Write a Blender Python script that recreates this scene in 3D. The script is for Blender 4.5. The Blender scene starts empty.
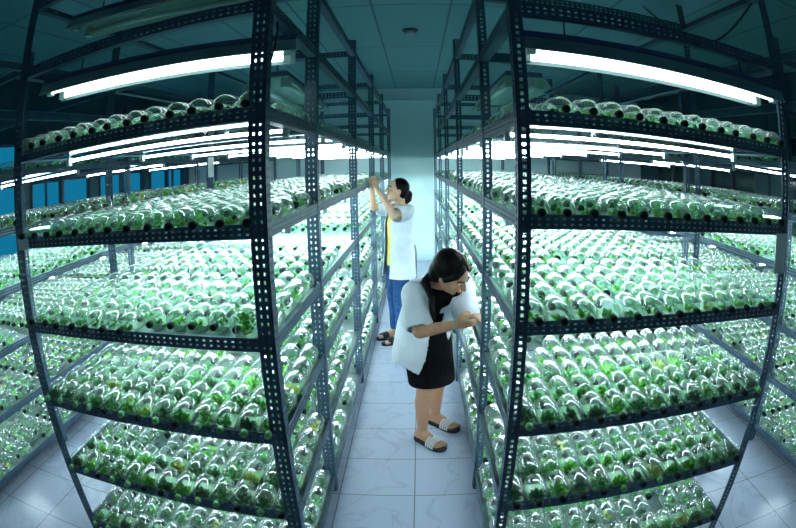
import bpy, math, random
import numpy as np
from mathutils import Matrix, Vector

# ------------------------------------------------------------------ camera, world, exposure
SC = bpy.context.scene
COL = SC.collection
cd = bpy.data.cameras.new('camera')
cam = bpy.data.objects.new('camera', cd)
COL.objects.link(cam)
SC.camera = cam
cam.location = (0, 0, 1.6728)
cam.rotation_euler = (1.3866, 0.0167, 0.0349)
cd.type = 'PANO'                                   # the photograph is a fisheye picture
cd.sensor_fit = 'HORIZONTAL'
cd.sensor_width = 36
cd.panorama_type = 'FISHEYE_LENS_POLYNOMIAL'
cd.fisheye_fov = math.radians(200)
cd.fisheye_polynomial_k0 = 0.0
cd.fisheye_polynomial_k1 = -4.20389918e-02
cd.fisheye_polynomial_k2 = 3.36753883e-04
cd.fisheye_polynomial_k3 = -4.23140339e-05
cd.fisheye_polynomial_k4 = 6.35590456e-07

w = bpy.data.worlds.new('world')
SC.world = w
w.use_nodes = True
w.node_tree.nodes['Background'].inputs[0].default_value = (0.02, 0.05, 0.06, 1)
w.node_tree.nodes['Background'].inputs[1].default_value = 0.3

TUBE_POWER = 30.0
SC.view_settings.view_transform = 'Standard'
SC.view_settings.look = 'None'
SC.view_settings.exposure = 1.08
SC.view_settings.gamma = 1
SC.view_settings.use_curve_mapping = False
SC.cycles.max_bounces = 7
SC.cycles.diffuse_bounces = 4
SC.cycles.glossy_bounces = 3
SC.cycles.transparent_max_bounces = 20
SC.cycles.sample_clamp_indirect = 6

random.seed(5)
RNG = np.random.default_rng(5)


# ------------------------------------------------------------------ materials
def mat(name, col, rough=0.5, metal=0.0, spec=0.5):
    m = bpy.data.materials.new(name)
    m.use_nodes = True
    b = m.node_tree.nodes['Principled BSDF']
    b.inputs['Base Color'].default_value = (*col, 1)
    b.inputs['Roughness'].default_value = rough
    b.inputs['Metallic'].default_value = metal
    b.inputs['Specular IOR Level'].default_value = spec
    return m


def noisy(name, c1, c2, scale, rough=0.5, metal=0.0, detail=4, bump=0.0):
    m = mat(name, c1, rough, metal)
    nt = m.node_tree
    b = nt.nodes['Principled BSDF']
    tc = nt.nodes.new('ShaderNodeTexCoord')
    n = nt.nodes.new('ShaderNodeTexNoise')
    n.inputs['Scale'].default_value = scale
    n.inputs['Detail'].default_value = detail
    r = nt.nodes.new('ShaderNodeValToRGB')
    r.color_ramp.elements[0].position = 0.35
    r.color_ramp.elements[1].position = 0.65
    r.color_ramp.elements[0].color = (*c1, 1)
    r.color_ramp.elements[1].color = (*c2, 1)
    nt.links.new(tc.outputs['Object'], n.inputs['Vector'])
    nt.links.new(n.outputs['Fac'], r.inputs['Fac'])
    nt.links.new(r.outputs['Color'], b.inputs['Base Color'])
    if bump:
        bp = nt.nodes.new('ShaderNodeBump')
        bp.inputs['Strength'].default_value = bump
        nt.links.new(n.outputs['Fac'], bp.inputs['Height'])
        nt.links.new(bp.outputs['Normal'], b.inputs['Normal'])
    return m


def emit(name, col, strength):
    m = bpy.data.materials.new(name)
    m.use_nodes = True
    nt = m.node_tree
    nt.nodes.clear()
    e = nt.nodes.new('ShaderNodeEmission')
    e.inputs[0].default_value = (*col, 1)
    e.inputs[1].default_value = strength
    o = nt.nodes.new('ShaderNodeOutputMaterial')
    nt.links.new(e.outputs[0], o.inputs[0])
    return m


def glass(name, tint, haze=0.12, rim=0.55):
    # thin blown glass, wet inside: mostly see-through, brighter and more mirror-like where it turns away
    m = bpy.data.materials.new(name)
    m.use_nodes = True
    nt = m.node_tree
    nt.nodes.clear()
    o = nt.nodes.new('ShaderNodeOutputMaterial')
    tr = nt.nodes.new('ShaderNodeBsdfTransparent')
    tr.inputs[0].default_value = (*tint, 1)
    gl = nt.nodes.new('ShaderNodeBsdfGlossy')
    gl.inputs['Color'].default_value = (0.95, 1, 0.98, 1)
    gl.inputs['Roughness'].default_value = 0.07
    df = nt.nodes.new('ShaderNodeBsdfDiffuse')
    df.inputs[0].default_value = (0.85, 0.97, 0.93, 1)
    mxh = nt.nodes.new('ShaderNodeMixShader')
    mxh.inputs[0].default_value = haze
    nt.links.new(tr.outputs[0], mxh.inputs[1])
    nt.links.new(df.outputs[0], mxh.inputs[2])
    dg = nt.nodes.new('ShaderNodeMixShader')
    dg.inputs[0].default_value = 0.45
    nt.links.new(gl.outputs[0], dg.inputs[1])
    nt.links.new(df.outputs[0], dg.inputs[2])
    lw = nt.nodes.new('ShaderNodeLayerWeight')
    lw.inputs[0].default_value = 0.5
    pw = nt.nodes.new('ShaderNodeMath')
    pw.operation = 'POWER'
    pw.inputs[1].default_value = 2.6
    nt.links.new(lw.outputs['Facing'], pw.inputs[0])
    ml = nt.nodes.new('ShaderNodeMath')
    ml.operation = 'MULTIPLY_ADD'
    ml.inputs[1].default_value = rim
    ml.inputs[2].default_value = 0.08
    nt.links.new(pw.outputs[0], ml.inputs[0])
    mx = nt.nodes.new('ShaderNodeMixShader')
    nt.links.new(ml.outputs[0], mx.inputs[0])
    nt.links.new(mxh.outputs[0], mx.inputs[1])
    nt.links.new(dg.outputs[0], mx.inputs[2])
    nt.links.new(mx.outputs[0], o.inputs[0])
    return m


def pane_mat():
    m = bpy.data.materials.new('glass_shelf_pane')
    m.use_nodes = True
    nt = m.node_tree
    nt.nodes.clear()
    o = nt.nodes.new('ShaderNodeOutputMaterial')
    tr = nt.nodes.new('ShaderNodeBsdfTransparent')
    tr.inputs[0].default_value = (0.62, 0.80, 0.82, 1)
    gl = nt.nodes.new('ShaderNodeBsdfGlossy')
    gl.inputs['Color'].default_value = (0.5, 0.62, 0.64, 1)
    gl.inputs['Roughness'].default_value = 0.05
    fr = nt.nodes.new('ShaderNodeFresnel')
    fr.inputs[0].default_value = 1.08
    mx = nt.nodes.new('ShaderNodeMixShader')
    nt.links.new(fr.outputs[0], mx.inputs[0])
    nt.links.new(tr.outputs[0], mx.inputs[1])
    nt.links.new(gl.outputs[0], mx.inputs[2])
    nt.links.new(mx.outputs[0], o.inputs[0])
    return m


def floor_mat():
    m = mat('floor_tile', (0.6, 0.68, 0.75), 0.28)
    nt = m.node_tree
    b = nt.nodes['Principled BSDF']
    tc = nt.nodes.new('ShaderNodeTexCoord')
    mp = nt.nodes.new('ShaderNodeMapping')
    mp.inputs['Location'].default_value = (0.02, 0.1, 0)
    br = nt.nodes.new('ShaderNodeTexBrick')
    br.offset = 0
    br.inputs['Scale'].default_value = 1
    br.inputs['Brick Width'].default_value = 0.4
    br.inputs['Row Height'].default_value = 0.4
    br.inputs['Mortar Size'].default_value = 0.004
    br.inputs['Mortar Smooth'].default_value = 0.3
    br.inputs['Color1'].default_value = (0.60, 0.68, 0.84, 1)
    br.inputs['Color2'].default_value = (0.56, 0.64, 0.80, 1)
    br.inputs['Mortar'].default_value = (0.2, 0.27, 0.34, 1)
    n = nt.nodes.new('ShaderNodeTexNoise')
    n.inputs['Scale'].default_value = 2.2
    n.inputs['Detail'].default_value = 8
    n.inputs['Distortion'].default_value = 1.6
    r = nt.nodes.new('ShaderNodeValToRGB')
    r.color_ramp.elements[0].position = 0.47
    r.color_ramp.elements[0].color = (1, 1, 1, 1)
    r.color_ramp.elements[1].position = 0.52
    r.color_ramp.elements[1].color = (1, 1, 1, 1)
    e = r.color_ramp.elements.new(0.495)
    e.color = (0.80, 0.83, 0.87, 1)
    mx = nt.nodes.new('ShaderNodeMixRGB')
    mx.blend_type = 'MULTIPLY'
    mx.inputs[0].default_value = 1
    nt.links.new(tc.outputs['Object'], mp.inputs[0])
    nt.links.new(mp.outputs[0], br.inputs['Vector'])
    nt.links.new(tc.outputs['Object'], n.inputs['Vector'])
    nt.links.new(n.outputs['Fac'], r.inputs['Fac'])
    nt.links.new(br.outputs['Color'], mx.inputs[1])
    nt.links.new(r.outputs['Color'], mx.inputs[2])
    nt.links.new(mx.outputs[0], b.inputs['Base Color'])
    return m


def ceiling_mat():
    m = mat('ceiling_panel', (0.3, 0.5, 0.56), 0.7)
    nt = m.node_tree
    b = nt.nodes['Principled BSDF']
    tc = nt.nodes.new('ShaderNodeTexCoord')
    mp = nt.nodes.new('ShaderNodeMapping')
    mp.inputs['Location'].default_value = (0.34, -0.76, 0)
    br = nt.nodes.new('ShaderNodeTexBrick')
    br.offset = 0
    br.inputs['Scale'].default_value = 1
    br.inputs['Brick Width'].default_value = 0.65
    br.inputs['Row Height'].default_value = 1.7
    br.inputs['Mortar Size'].default_value = 0.012
    br.inputs['Mortar Smooth'].default_value = 0.2
    br.inputs['Color1'].default_value = (0.12, 0.29, 0.33, 1)
    br.inputs['Color2'].default_value = (0.11, 0.27, 0.31, 1)
    br.inputs['Mortar'].default_value = (0.05, 0.14, 0.17, 1)
    nt.links.new(tc.outputs['Object'], mp.inputs[0])
    nt.links.new(mp.outputs[0], br.inputs['Vector'])
    nt.links.new(br.outputs['Color'], b.inputs['Base Color'])
    return m


def leaf_mat(name, c1, c2):
    m = noisy(name, c1, c2, 60, 0.5)
    return m


M = {
    'steel': noisy('blue_grey_painted_steel', (0.040, 0.090, 0.145), (0.058, 0.120, 0.185), 9, 0.5, 0.2),
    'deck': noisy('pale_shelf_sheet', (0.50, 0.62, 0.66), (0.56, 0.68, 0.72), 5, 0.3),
    'deck_shaded': noisy('shaded_shelf_sheet', (0.05, 0.09, 0.095), (0.08, 0.13, 0.135), 5, 0.4),  # dimness of the lower shelves put into the board colour
    'tube': emit('fluorescent_tube', (0.74, 0.94, 1.0), TUBE_POWER),
    'tube_thin': emit('dimmer_fluorescent_tube', (0.74, 0.94, 1.0), 15.0),
    'lamp': emit('main_fluorescent_tube', (0.80, 0.98, 1.0), 3.2),
    'tube_off': mat('unlit_tube_glass', (0.55, 0.7, 0.7), 0.2),
    'housing': mat('white_lamp_housing', (0.30, 0.42, 0.42), 0.4),
    'purple': mat('lamp_housing_back', (0.10, 0.12, 0.25), 0.5),
    'glass': glass('culture_bottle_glass', (0.86, 0.975, 0.90), 0.03, 0.75),
    'shelf_glass': pane_mat(),
    'cap': mat('black_rubber_cap', (0.008, 0.02, 0.017), 0.7, 0, 0.15),
    'cap_green': mat('green_plastic_cap', (0.10, 0.42, 0.12), 0.35),
    'gel': mat('pale_growth_gel', (0.26, 0.52, 0.28), 0.25),
    'gel_pale': mat('milky_growth_gel', (0.60, 0.74, 0.62), 0.25),
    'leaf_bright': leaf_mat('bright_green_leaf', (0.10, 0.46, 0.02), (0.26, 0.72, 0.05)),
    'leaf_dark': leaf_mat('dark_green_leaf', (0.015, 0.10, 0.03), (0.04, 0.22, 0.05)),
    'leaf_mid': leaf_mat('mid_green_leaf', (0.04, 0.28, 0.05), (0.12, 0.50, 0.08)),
    'leaf_yellow': leaf_mat('yellow_green_leaf', (0.45, 0.60, 0.08), (0.65, 0.62, 0.18)),
    'floor': floor_mat(),
    'ceiling': ceiling_mat(),
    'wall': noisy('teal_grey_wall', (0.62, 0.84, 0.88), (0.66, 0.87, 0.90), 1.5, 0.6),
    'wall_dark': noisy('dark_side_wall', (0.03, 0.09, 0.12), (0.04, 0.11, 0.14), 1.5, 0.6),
    'mullion': mat('dark_window_frame', (0.03, 0.06, 0.08), 0.4),
    'pane_blue': emit('blue_lit_window_pane', (0.005, 0.16, 0.30), 0.5),
    'pane_dark': mat('dark_window_pane', (0.02, 0.05, 0.06), 0.08),
    'paper': mat('white_paper', (0.8, 0.86, 0.88), 0.7),
    'cable': mat('black_cable', (0.01, 0.015, 0.02), 0.5),
    'skin': noisy('skin', (0.58, 0.30, 0.18), (0.62, 0.33, 0.20), 30, 0.5),
    'skin_pale': noisy('pale_skin', (0.72, 0.44, 0.30), (0.76, 0.48, 0.33), 30, 0.5),
    'hair': noisy('black_hair', (0.002, 0.002, 0.003), (0.006, 0.005, 0.006), 40, 0.42),
    'coat': noisy('white_lab_coat', (0.72, 0.78, 0.86), (0.80, 0.85, 0.92), 14, 0.75, 0, 3, 0.15),
    'black_cloth': noisy('black_cloth', (0.004, 0.004, 0.006), (0.008, 0.008, 0.011), 30, 0.95),
    'yellow': noisy('yellow_shirt', (0.85, 0.72, 0.12), (0.9, 0.8, 0.25), 20, 0.8),
    'denim': noisy('blue_denim', (0.008, 0.06, 0.20), (0.02, 0.11, 0.30), 40, 0.8),
    'sole': mat('black_rubber_sole', (0.012, 0.012, 0.015), 0.6),
    'strap': mat('white_strap', (0.75, 0.78, 0.8), 0.6),
    'lip': mat('lip', (0.45, 0.12, 0.10), 0.5),
    'eye_white': mat('eye_white', (0.8, 0.8, 0.8), 0.3),
    'grey_metal': mat('grey_metal', (0.25, 0.30, 0.34), 0.35, 0.6),
    'plate_white': mat('white_plastic', (0.75, 0.8, 0.82), 0.4),
    'band': mat('green_bracelet', (0.25, 0.5, 0.4), 0.3),
}


# ------------------------------------------------------------------ mesh helpers
class MB:
    def __init__(s):
        s.v, s.f, s.m, s.n = [], [], [], 0

    def add(s, verts, faces, mi=0):
        b = s.n
        verts = [tuple(float(c) for c in v) for v in verts]
        s.v += verts
        s.n += len(verts)
        s.f += [tuple(i + b for i in f) for f in faces]
        s.m += [mi] * len(faces)

    def box(s, lo, hi, mi=0):
        x0, y0, z0 = lo
        x1, y1, z1 = hi
        s.add([(x0, y0, z0), (x1, y0, z0), (x1, y1, z0), (x0, y1, z0), (x0, y0, z1), (x1, y0, z1), (x1, y1, z1), (x0, y1, z1)],
              [(0, 3, 2, 1), (4, 5, 6, 7), (0, 1, 5, 4), (1, 2, 6, 5), (2, 3, 7, 6), (3, 0, 4, 7)], mi)

    def obox(s, c, ax, ay, az, mi=0):
        c, ax, ay, az = map(np.array, (c, ax, ay, az))
        vs = [c + i * ax + j * ay + k * az for k in (-1, 1) for i, j in ((-1, -1), (1, -1), (1, 1), (-1, 1))]
        s.add(vs, [(0, 3, 2, 1), (4, 5, 6, 7), (0, 1, 5, 4), (1, 2, 6, 5), (2, 3, 7, 6), (3, 0, 4, 7)], mi)

    def tube(s, pts, r, n=10, mi=0, caps=True):
        pts = [np.array(p, float) for p in pts]
        rs = r if isinstance(r, (list, tuple)) else [r] * len(pts)
        rings = []
        for i, p in enumerate(pts):
            d = pts[min(i + 1, len(pts) - 1)] - pts[max(i - 1, 0)]
            d /= np.linalg.norm(d) + 1e-9
            a = np.cross(d, (0, 0, 1) if abs(d[2]) < 0.9 else (1, 0, 0))
            a /= np.linalg.norm(a)
            b = np.cross(d, a)
            rings.append([p + rs[i] * (a * math.cos(t) + b * math.sin(t)) for t in np.arange(n) * 2 * math.pi / n])
        vs = [v for ring in rings for v in ring]
        fs = [(i * n + j, i * n + (j + 1) % n, (i + 1) * n + (j + 1) % n, (i + 1) * n + j) for i in range(len(pts) - 1) for j in range(n)]
        if caps:
            fs += [tuple(range(n))[::-1], tuple((len(pts) - 1) * n + j for j in range(n))]
        s.add(vs, fs, mi)

    def lathe(s, prof, n=16, mi=0, map_=lambda r, t, q: (r * math.cos(t), -q, r * math.sin(t))):
        # prof: list of (radius, distance along the axis)
        vs, fs = [], []
        for r, q in prof:
            vs += [map_(r, t, q) for t in np.arange(n) * 2 * math.pi / n]
        for i in range(len(prof) - 1):
            fs += [(i * n + j, i * n + (j + 1) % n, (i + 1) * n + (j + 1) % n, (i + 1) * n + j) for j in range(n)]
        s.add(vs, fs, mi)

    def sphere(s, c, r, n=14, mi=0, A=None):
        c = np.array(c, float)
        A = np.eye(3) * r if A is None else np.array(A, float)      # rows: the three half-axes
        h = n // 2
        vs, fs = [], []
        for i in range(1, h):
            ph = math.pi * i / h
            for j in range(n):
                t = 2 * math.pi * j / n
                u = np.array((math.sin(ph) * math.cos(t), math.sin(ph) * math.sin(t), math.cos(ph)))
                vs.append(c + u @ A)
        vs += [c + A[2], c - A[2]]
        T, B = len(vs) - 2, len(vs) - 1
        for i in range(h - 2):
            fs += [(i * n + j, (i + 1) * n + j, (i + 1) * n + (j + 1) % n, i * n + (j + 1) % n) for j in range(n)]
        fs += [(T, j, (j + 1) % n) for j in range(n)]
        fs += [(B, (h - 2) * n + (j + 1) % n, (h - 2) * n + j) for j in range(n)]
        s.add(vs, fs, mi)

    def limb(s, pts, rs, n=14, mi=0):
        # tapered limb: cone segments with a ball at every joint
        for i in range(len(pts) - 1):
            s.tube([pts[i], pts[i + 1]], [rs[i], rs[i + 1]], n, mi)
        for p, r in zip(pts, rs):
            s.sphere(p, r, n, mi)

    def loft(s, rings, n=32, mi=0, caps=True):
        # rings: (centre, side half-axis vector, front half-axis vector)
        vs, fs = [], []
        for c, a, b in rings:
            c, a, b = map(lambda q: np.array(q, float), (c, a, b))
            vs += [c + a * math.cos(t) + b * math.sin(t) for t in np.arange(n) * 2 * math.pi / n]
        for i in range(len(rings) - 1):
            fs += [(i * n + j, i * n + (j + 1) % n, (i + 1) * n + (j + 1) % n, (i + 1) * n + j) for j in range(n)]
        if caps:
            k = (len(rings) - 1) * n
            fs += [tuple(range(n))[::-1], tuple(k + j for j in range(n))]
        s.add(vs, fs, mi)

    def mesh(s, name, mats, smooth=False):
        me = bpy.data.meshes.new(name)
        me.from_pydata(s.v, [], s.f)
        for m in (mats if isinstance(mats, (list, tuple)) else [mats]):
            me.materials.append(m)
        if any(s.m):
            me.polygons.foreach_set('material_index', s.m)
        if smooth:
            me.polygons.foreach_set('use_smooth', [True] * len(me.polygons))
        me.update()
        return me

    def build(s, name, mats, parent=None, smooth=False):
        return link(name, s.mesh(name, mats, smooth), parent)


def link(name, data, parent=None):
    o = bpy.data.objects.new(name, data)
    COL.objects.link(o)
    if parent:
        o.parent = parent
    return o


def tag(o, label=None, cat=None, group=None, kind=None):
    for k, v in (('label', label), ('category', cat), ('group', group), ('kind', kind)):
        if v:
            o[k] = v
    return o


def empty(name, loc=(0, 0, 0), rz=0):
    o = link(name, None)
    o.location = loc
    o.rotation_euler = (0, 0, rz)
    o.empty_display_size = 0.1
    return o


def structure(name, mb, m, smooth=False):
    return tag(mb.build(name, m, None, smooth), kind='structure')


def solidify(name, mb, voxel, mats, parent=None, smooth=4, cut=None, thick=None, strength=0.5):
    """Fuse the overlapping closed shapes of MB into ONE skin (voxel remesh), smooth it, cut openings, give it thickness."""
    tmp = link('tmp', mb.mesh('tmp', []))
    r = tmp.modifiers.new('r', 'REMESH')
    r.mode = 'VOXEL'
    r.voxel_size = voxel
    sm = tmp.modifiers.new('s', 'SMOOTH')
    sm.factor = strength
    sm.iterations = smooth
    dg = bpy.context.evaluated_depsgraph_get()
    me = bpy.data.meshes.new_from_object(tmp.evaluated_get(dg))
    bpy.data.objects.remove(tmp)
    if cut:
        import bmesh
        bm = bmesh.new()
        bm.from_mesh(me)
        bmesh.ops.delete(bm, geom=[f for f in bm.faces if cut(f.calc_center_median())], context='FACES')
        bd = [v for v in bm.verts if v.is_boundary]
        for _ in range(12):
            bmesh.ops.smooth_vert(bm, verts=bd, factor=0.5, use_axis_x=True, use_axis_y=True, use_axis_z=True)
        bmesh.ops.delete(bm, geom=[v for v in bm.verts if not v.link_faces], context='VERTS')
        bm.to_mesh(me)
        bm.free()
    me.name = name
    for m in (mats if isinstance(mats, (list, tuple)) else [mats]):
        me.materials.append(m)
    me.polygons.foreach_set('use_smooth', [True] * len(me.polygons))
    o = link(name, me, parent)
    if thick:
        so = o.modifiers.new('thickness', 'SOLIDIFY')
        so.thickness = thick
        so.offset = 1
    return o


# ------------------------------------------------------------------ slotted steel angle
_angles = {}


def slotted_plate(mb, length, width, cols, th, mapf, period=0.026, slot=0.0105):
    """A perforated strip: real holes in COLS columns along LENGTH. mapf(s, t, w) -> xyz."""
    hw = 0.0062
    if cols == 1:
        period, slot = 0.022, 0.012
    if cols == 2:
        g = (width - 2 * hw) / 3
        tc = [0, g, g + hw, 2 * g + hw, 2 * g + 2 * hw, width]
        holes = {1, 3}
    else:
        hw = 0.011
        g = (width - hw) / 2
        tc = [0, g, g + hw, width]
        holes = {1}
    n = max(1, int(length / period))
    p = length / n
    sc = []
    for i in range(n):
        sc += [i * p, i * p + (p - slot) / 2, i * p + (p + slot) / 2]
    sc.append(length)
    ns, nt = len(sc) - 1, len(tc) - 1
    keep = lambda i, j: 0 <= i < ns and 0 <= j < nt and not (i % 3 == 1 and j in holes)
    vs = [mapf(a, b, c) for c in (0, th) for a in sc for b in tc]
    K = (ns + 1) * (nt + 1)
    V = lambda i, j, k: k * K + i * (nt + 1) + j
    fs = []
    for i in range(ns):
        for j in range(nt):
            if not keep(i, j):
                continue
            fs.append((V(i, j, 0), V(i + 1, j, 0), V(i + 1, j + 1, 0), V(i, j + 1, 0)))
            fs.append((V(i, j, 1), V(i, j + 1, 1), V(i + 1, j + 1, 1), V(i + 1, j, 1)))
            if not keep(i - 1, j):
                fs.append((V(i, j, 0), V(i, j + 1, 0), V(i, j + 1, 1), V(i, j, 1)))
            if not keep(i + 1, j):
                fs.append((V(i + 1, j, 0), V(i + 1, j, 1), V(i + 1, j + 1, 1), V(i + 1, j + 1, 0)))
            if not keep(i, j - 1):
                fs.append((V(i, j, 0), V(i, j, 1), V(i + 1, j, 1), V(i + 1, j, 0)))
            if not keep(i, j + 1):
                fs.append((V(i, j + 1, 0), V(i + 1, j + 1, 0), V(i + 1, j + 1, 1), V(i, j + 1, 1)))
    mb.add(vs, fs)


def post_mesh(h, wf, ws, sx, sy, cols):
    key = ('post', round(h, 3), wf, ws, sx, sy, cols)
    if key not in _angles:
        mb = MB()
        slotted_plate(mb, h, wf, cols, 0.003, lambda s, t, k: (sx * t, sy * k, s))        # flange facing the row's end
        slotted_plate(mb, h, ws, cols, 0.003, lambda s, t, k: (sx * k, sy * t, s))        # flange facing the aisle
        _angles[key] = mb.mesh('post', M['steel'])
    return _angles[key]


def rail_mesh(length, along, inward):
    """horizontal angle: upright slotted flange 45 mm high and a plain ledge turned inwards; runs along +x or +y"""
    key = ('rail', round(length, 3), along, inward)
    if key not in _angles:
        mb = MB()
        if along == 'x':
            slotted_plate(mb, length, 0.045, 2, 0.003, lambda s, t, k: (s, inward * k, t - 0.0285))
            mb.box((0, min(0, inward * 0.04), -0.0285), (length, max(0, inward * 0.04), -0.0255))
        else:
            slotted_plate(mb, length, 0.045, 2, 0.003, lambda s, t, k: (inward * k, s, t - 0.0285))
            mb.box((min(0, inward * 0.04), 0, -0.0285), (max(0, inward * 0.04), length, -0.0255))
        _angles[key] = mb.mesh('rail', M['steel'])
    return _angles[key]


def place(name, me, loc, parent):
    o = link(name, me, parent)
    o.location = loc
    return o


# ------------------------------------------------------------------ the room
XL, XR, YB, YE, ZC = -4.3, 4.3, -2.2, 9.3, 3.05
b = MB(); b.box((XL, YB, -0.1), (XR, YE, 0)); structure('floor', b, M['floor'])
b = MB(); b.box((XL, YB, ZC), (XR, YE, ZC + 0.1)); structure('ceiling', b, M['ceiling'])
b = MB(); b.box((XL, YE, 0), (XR, YE + 0.1, ZC)); structure('wall_end', b, M['wall'])
b = MB(); b.box((XL, YB - 0.1, 0), (XR, YB, ZC)); structure('wall_back', b, M['wall_dark'])
b = MB(); b.box((XL, YE - 0.03, ZC - 0.24), (XR, YE, ZC - 0.2)); structure('trim_1', b, M['wall'])


def window_wall(side, x, sgn, wins, wallm, panem, zlo, zhi):
    mb = MB()
    ys = [YB] + [v for a in wins for v in a] + [YE]
    x0, x1 = (x - 0.1, x) if sgn < 0 else (x, x + 0.1)
    mb.box((x0, YB, 0), (x1, YE, zlo))
    mb.box((x0, YB, zhi), (x1, YE, ZC))
    for i in range(0, len(ys), 2):
        mb.box((x0, ys[i], zlo), (x1, ys[i + 1], zhi))
    structure('wall_' + side, mb, wallm)
    for k, (a, c) in enumerate(wins):
        global WN
        WN += 1
        f = MB()
        for u in (a, (a + c) / 2, c):
            f.box((x0, max(a, u - 0.03), zlo), (x1 + (0.02 if sgn < 0 else 0), min(c, u + 0.03), zhi))
        for z in (zlo, (zlo * 0.35 + zhi * 0.65), zhi):
            f.box((x0, a, max(zlo, z - 0.025)), (x1, c, min(zhi, z + 0.025)))
        root = structure('window_%d' % WN, f, M['mullion'])
        p = MB()
        xm = (x0 + x1) / 2
        p.box((xm - 0.004, a, zlo), (xm + 0.004, c, zhi))
        p.build('pane', panem, root)


WN = 0
window_wall('left', XL, -1, [(1.0 + i * 1.65, 2.4 + i * 1.65) for i in range(5)], M['wall_dark'], M['pane_blue'], 1.0, 2.3)
window_wall('right', XR, 1, [(1.2 + i * 2.0, 2.5 + i * 2.0) for i in range(4)], M['wall_dark'], M['pane_dark'], 1.0, 2.3)

# smoke detector on the ceiling
t = tag(empty('smoke_detector', (-0.035, 5.06, ZC)), 'small round smoke detector on the teal ceiling above the aisle', 'smoke detector')
b = MB(); b.lathe([(0.0, 0.0), (0.075, 0.0), (0.078, 0.02), (0.05, 0.035)], 24, 0, lambda r, a, q: (r * math.cos(a), r * math.sin(a), -q)); b.build('base', M['mullion'], t, True)
b = MB(); b.lathe([(0.045, 0.033), (0.042, 0.055), (0.0, 0.058)], 24, 0, lambda r, a, q: (r * math.cos(a), r * math.sin(a), -q)); b.build('sensor', M['grey_metal'], t, True)

# ------------------------------------------------------------------ racks
LEV_L = [0.10, 0.447, 0.805, 1.146, 1.499, 1.854, 2.219, 2.547]
LEV_R = [0.13, 0.483, 0.826, 1.189, 1.515, 1.825, 2.186, 2.514]
TOP = 2.654
ST = [1.5, 2.322, 3.872, 5.511, 7.131, 9.05]


def tube_light(mb, x0, x1, y, z):
    mb.tube([(x0, y, z), (x1, y, z)], 0.0065, 8)


def rack(x0, x1, ys, levels, top, wf, ws, cols, label, main=True):
    root = tag(empty('slotted_angle_rack', (x0, ys[0], 0)), label, 'rack')
    W, Lg = x1 - x0, ys[-1] - ys[0]
    for iy, y in enumerate(ys):
        sy = -1 if iy == len(ys) - 1 else 1
        for x, sx in ((0, 1), (W, -1)):
            place('post', post_mesh(top, wf, ws, sx, sy, cols), (x, y - ys[0], 0), root)
    for li, z in enumerate(levels):
        for x, inw in ((0.004, 1), (W - 0.004, -1)):
            place('side_rail', rail_mesh(Lg, 'y', inw), (x, 0, z), root)
        place('end_rail', rail_mesh(W, 'x', 1), (0, 0.004, z), root)
        place('end_rail', rail_mesh(W, 'x', -1), (0, Lg - 0.004, z), root)
        for y in ys[1:-1]:
            if main and li >= 5 or li == len(levels) - 1:
                place('cross_rail', rail_mesh(W, 'x', 1), (0, y - ys[0] + 0.004, z), root)
            else:
                bb = MB(); bb.box((0.004, 0.004, -0.045), (W - 0.004, 0.04, -0.0195)); key = ('cr', round(W, 3))
                if key not in _angles:
                    _angles[key] = bb.mesh('cross_rail', M['steel'])
                place('cross_rail', _angles[key], (0, y - ys[0], z), root)
    ndeck = 6
    for li in range(ndeck):
        for y0, y1 in zip(ys[:-1], ys[1:]):
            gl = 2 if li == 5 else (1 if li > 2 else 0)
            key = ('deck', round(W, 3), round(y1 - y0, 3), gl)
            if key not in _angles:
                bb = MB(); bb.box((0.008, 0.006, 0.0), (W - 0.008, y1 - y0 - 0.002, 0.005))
                _angles[key] = bb.mesh('shelf_board', M[('deck_shaded', 'deck', 'shelf_glass')[gl]])
            place('shelf_board', _angles[key], (0, y0 - ys[0], levels[li] - 0.0193), root)
    # tubes fixed under the boards, crosswise
    for li in range(1, 6):
        for bi, (y0, y1) in enumerate(zip(ys[:-1], ys[1:])):
            n = 1 if y1 - y0 < 1 else 2
            if li <= 4 and y1 - y0 >= 1 and bi > 1:
                n = 3
            if not main:
                n = 1 if y1 - y0 < 1 or li == 5 else 2
                if bi > 3:
                    continue
            for k in range(n):
                y = y0 + (k + 0.5) * (y1 - y0) / n
                bb = MB()
                tube_light(bb, 0.05, W - 0.05, y - ys[0], levels[li] - (0.038 if li == 5 else 0.048))
                ob = bb.build('light_tube', M['tube_thin' if li == 5 else 'tube'], root, True)
                for xe in (0.03, W - 0.05):
                    c = MB()
                    c.box((xe, y - ys[0] - 0.015, levels[li] - 0.062), (xe + 0.02, y - ys[0] + 0.015, levels[li] - 0.0225))
                    c.build('tube_holder', M['housing'], ob)
    return root


RL = rack(-1.6275, -0.4353, ST, LEV_L, TOP, 0.055, 0.05, 2, 'tall dark steel slotted-angle rack of glass bottles on the left of the aisle')
RR = rack(0.2922, 1.4846, [y + 0.026 for y in ST], LEV_R, TOP, 0.04, 0.05, 1, 'tall dark steel slotted-angle rack of glass bottles on the right of the aisle')
STN = [0.7, 2.322, 3.872, 5.511, 7.131, 9.05]
RNL = rack(-3.62, -2.43, STN, LEV_L, TOP, 0.045, 0.045, 1, 'slotted-angle rack beyond the left rack, beside the blue windows', False)
RNR = rack(2.27, 3.46, STN, LEV_R, TOP, 0.045, 0.045, 1, 'slotted-angle rack beyond the right rack, near the dark wall', False)


def tagpaper(rack_, x, y, z, wx, wz, facing='y', t=0.002):
    o = rack_.location
    bb = MB()
    if facing == 'y':
        bb.box((x - o[0] - wx / 2, y - o[1] - t, z - wz / 2), (x - o[0] + wx / 2, y - o[1], z + wz / 2))
    bb.build('paper_tag', M['paper'], rack_)


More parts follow.
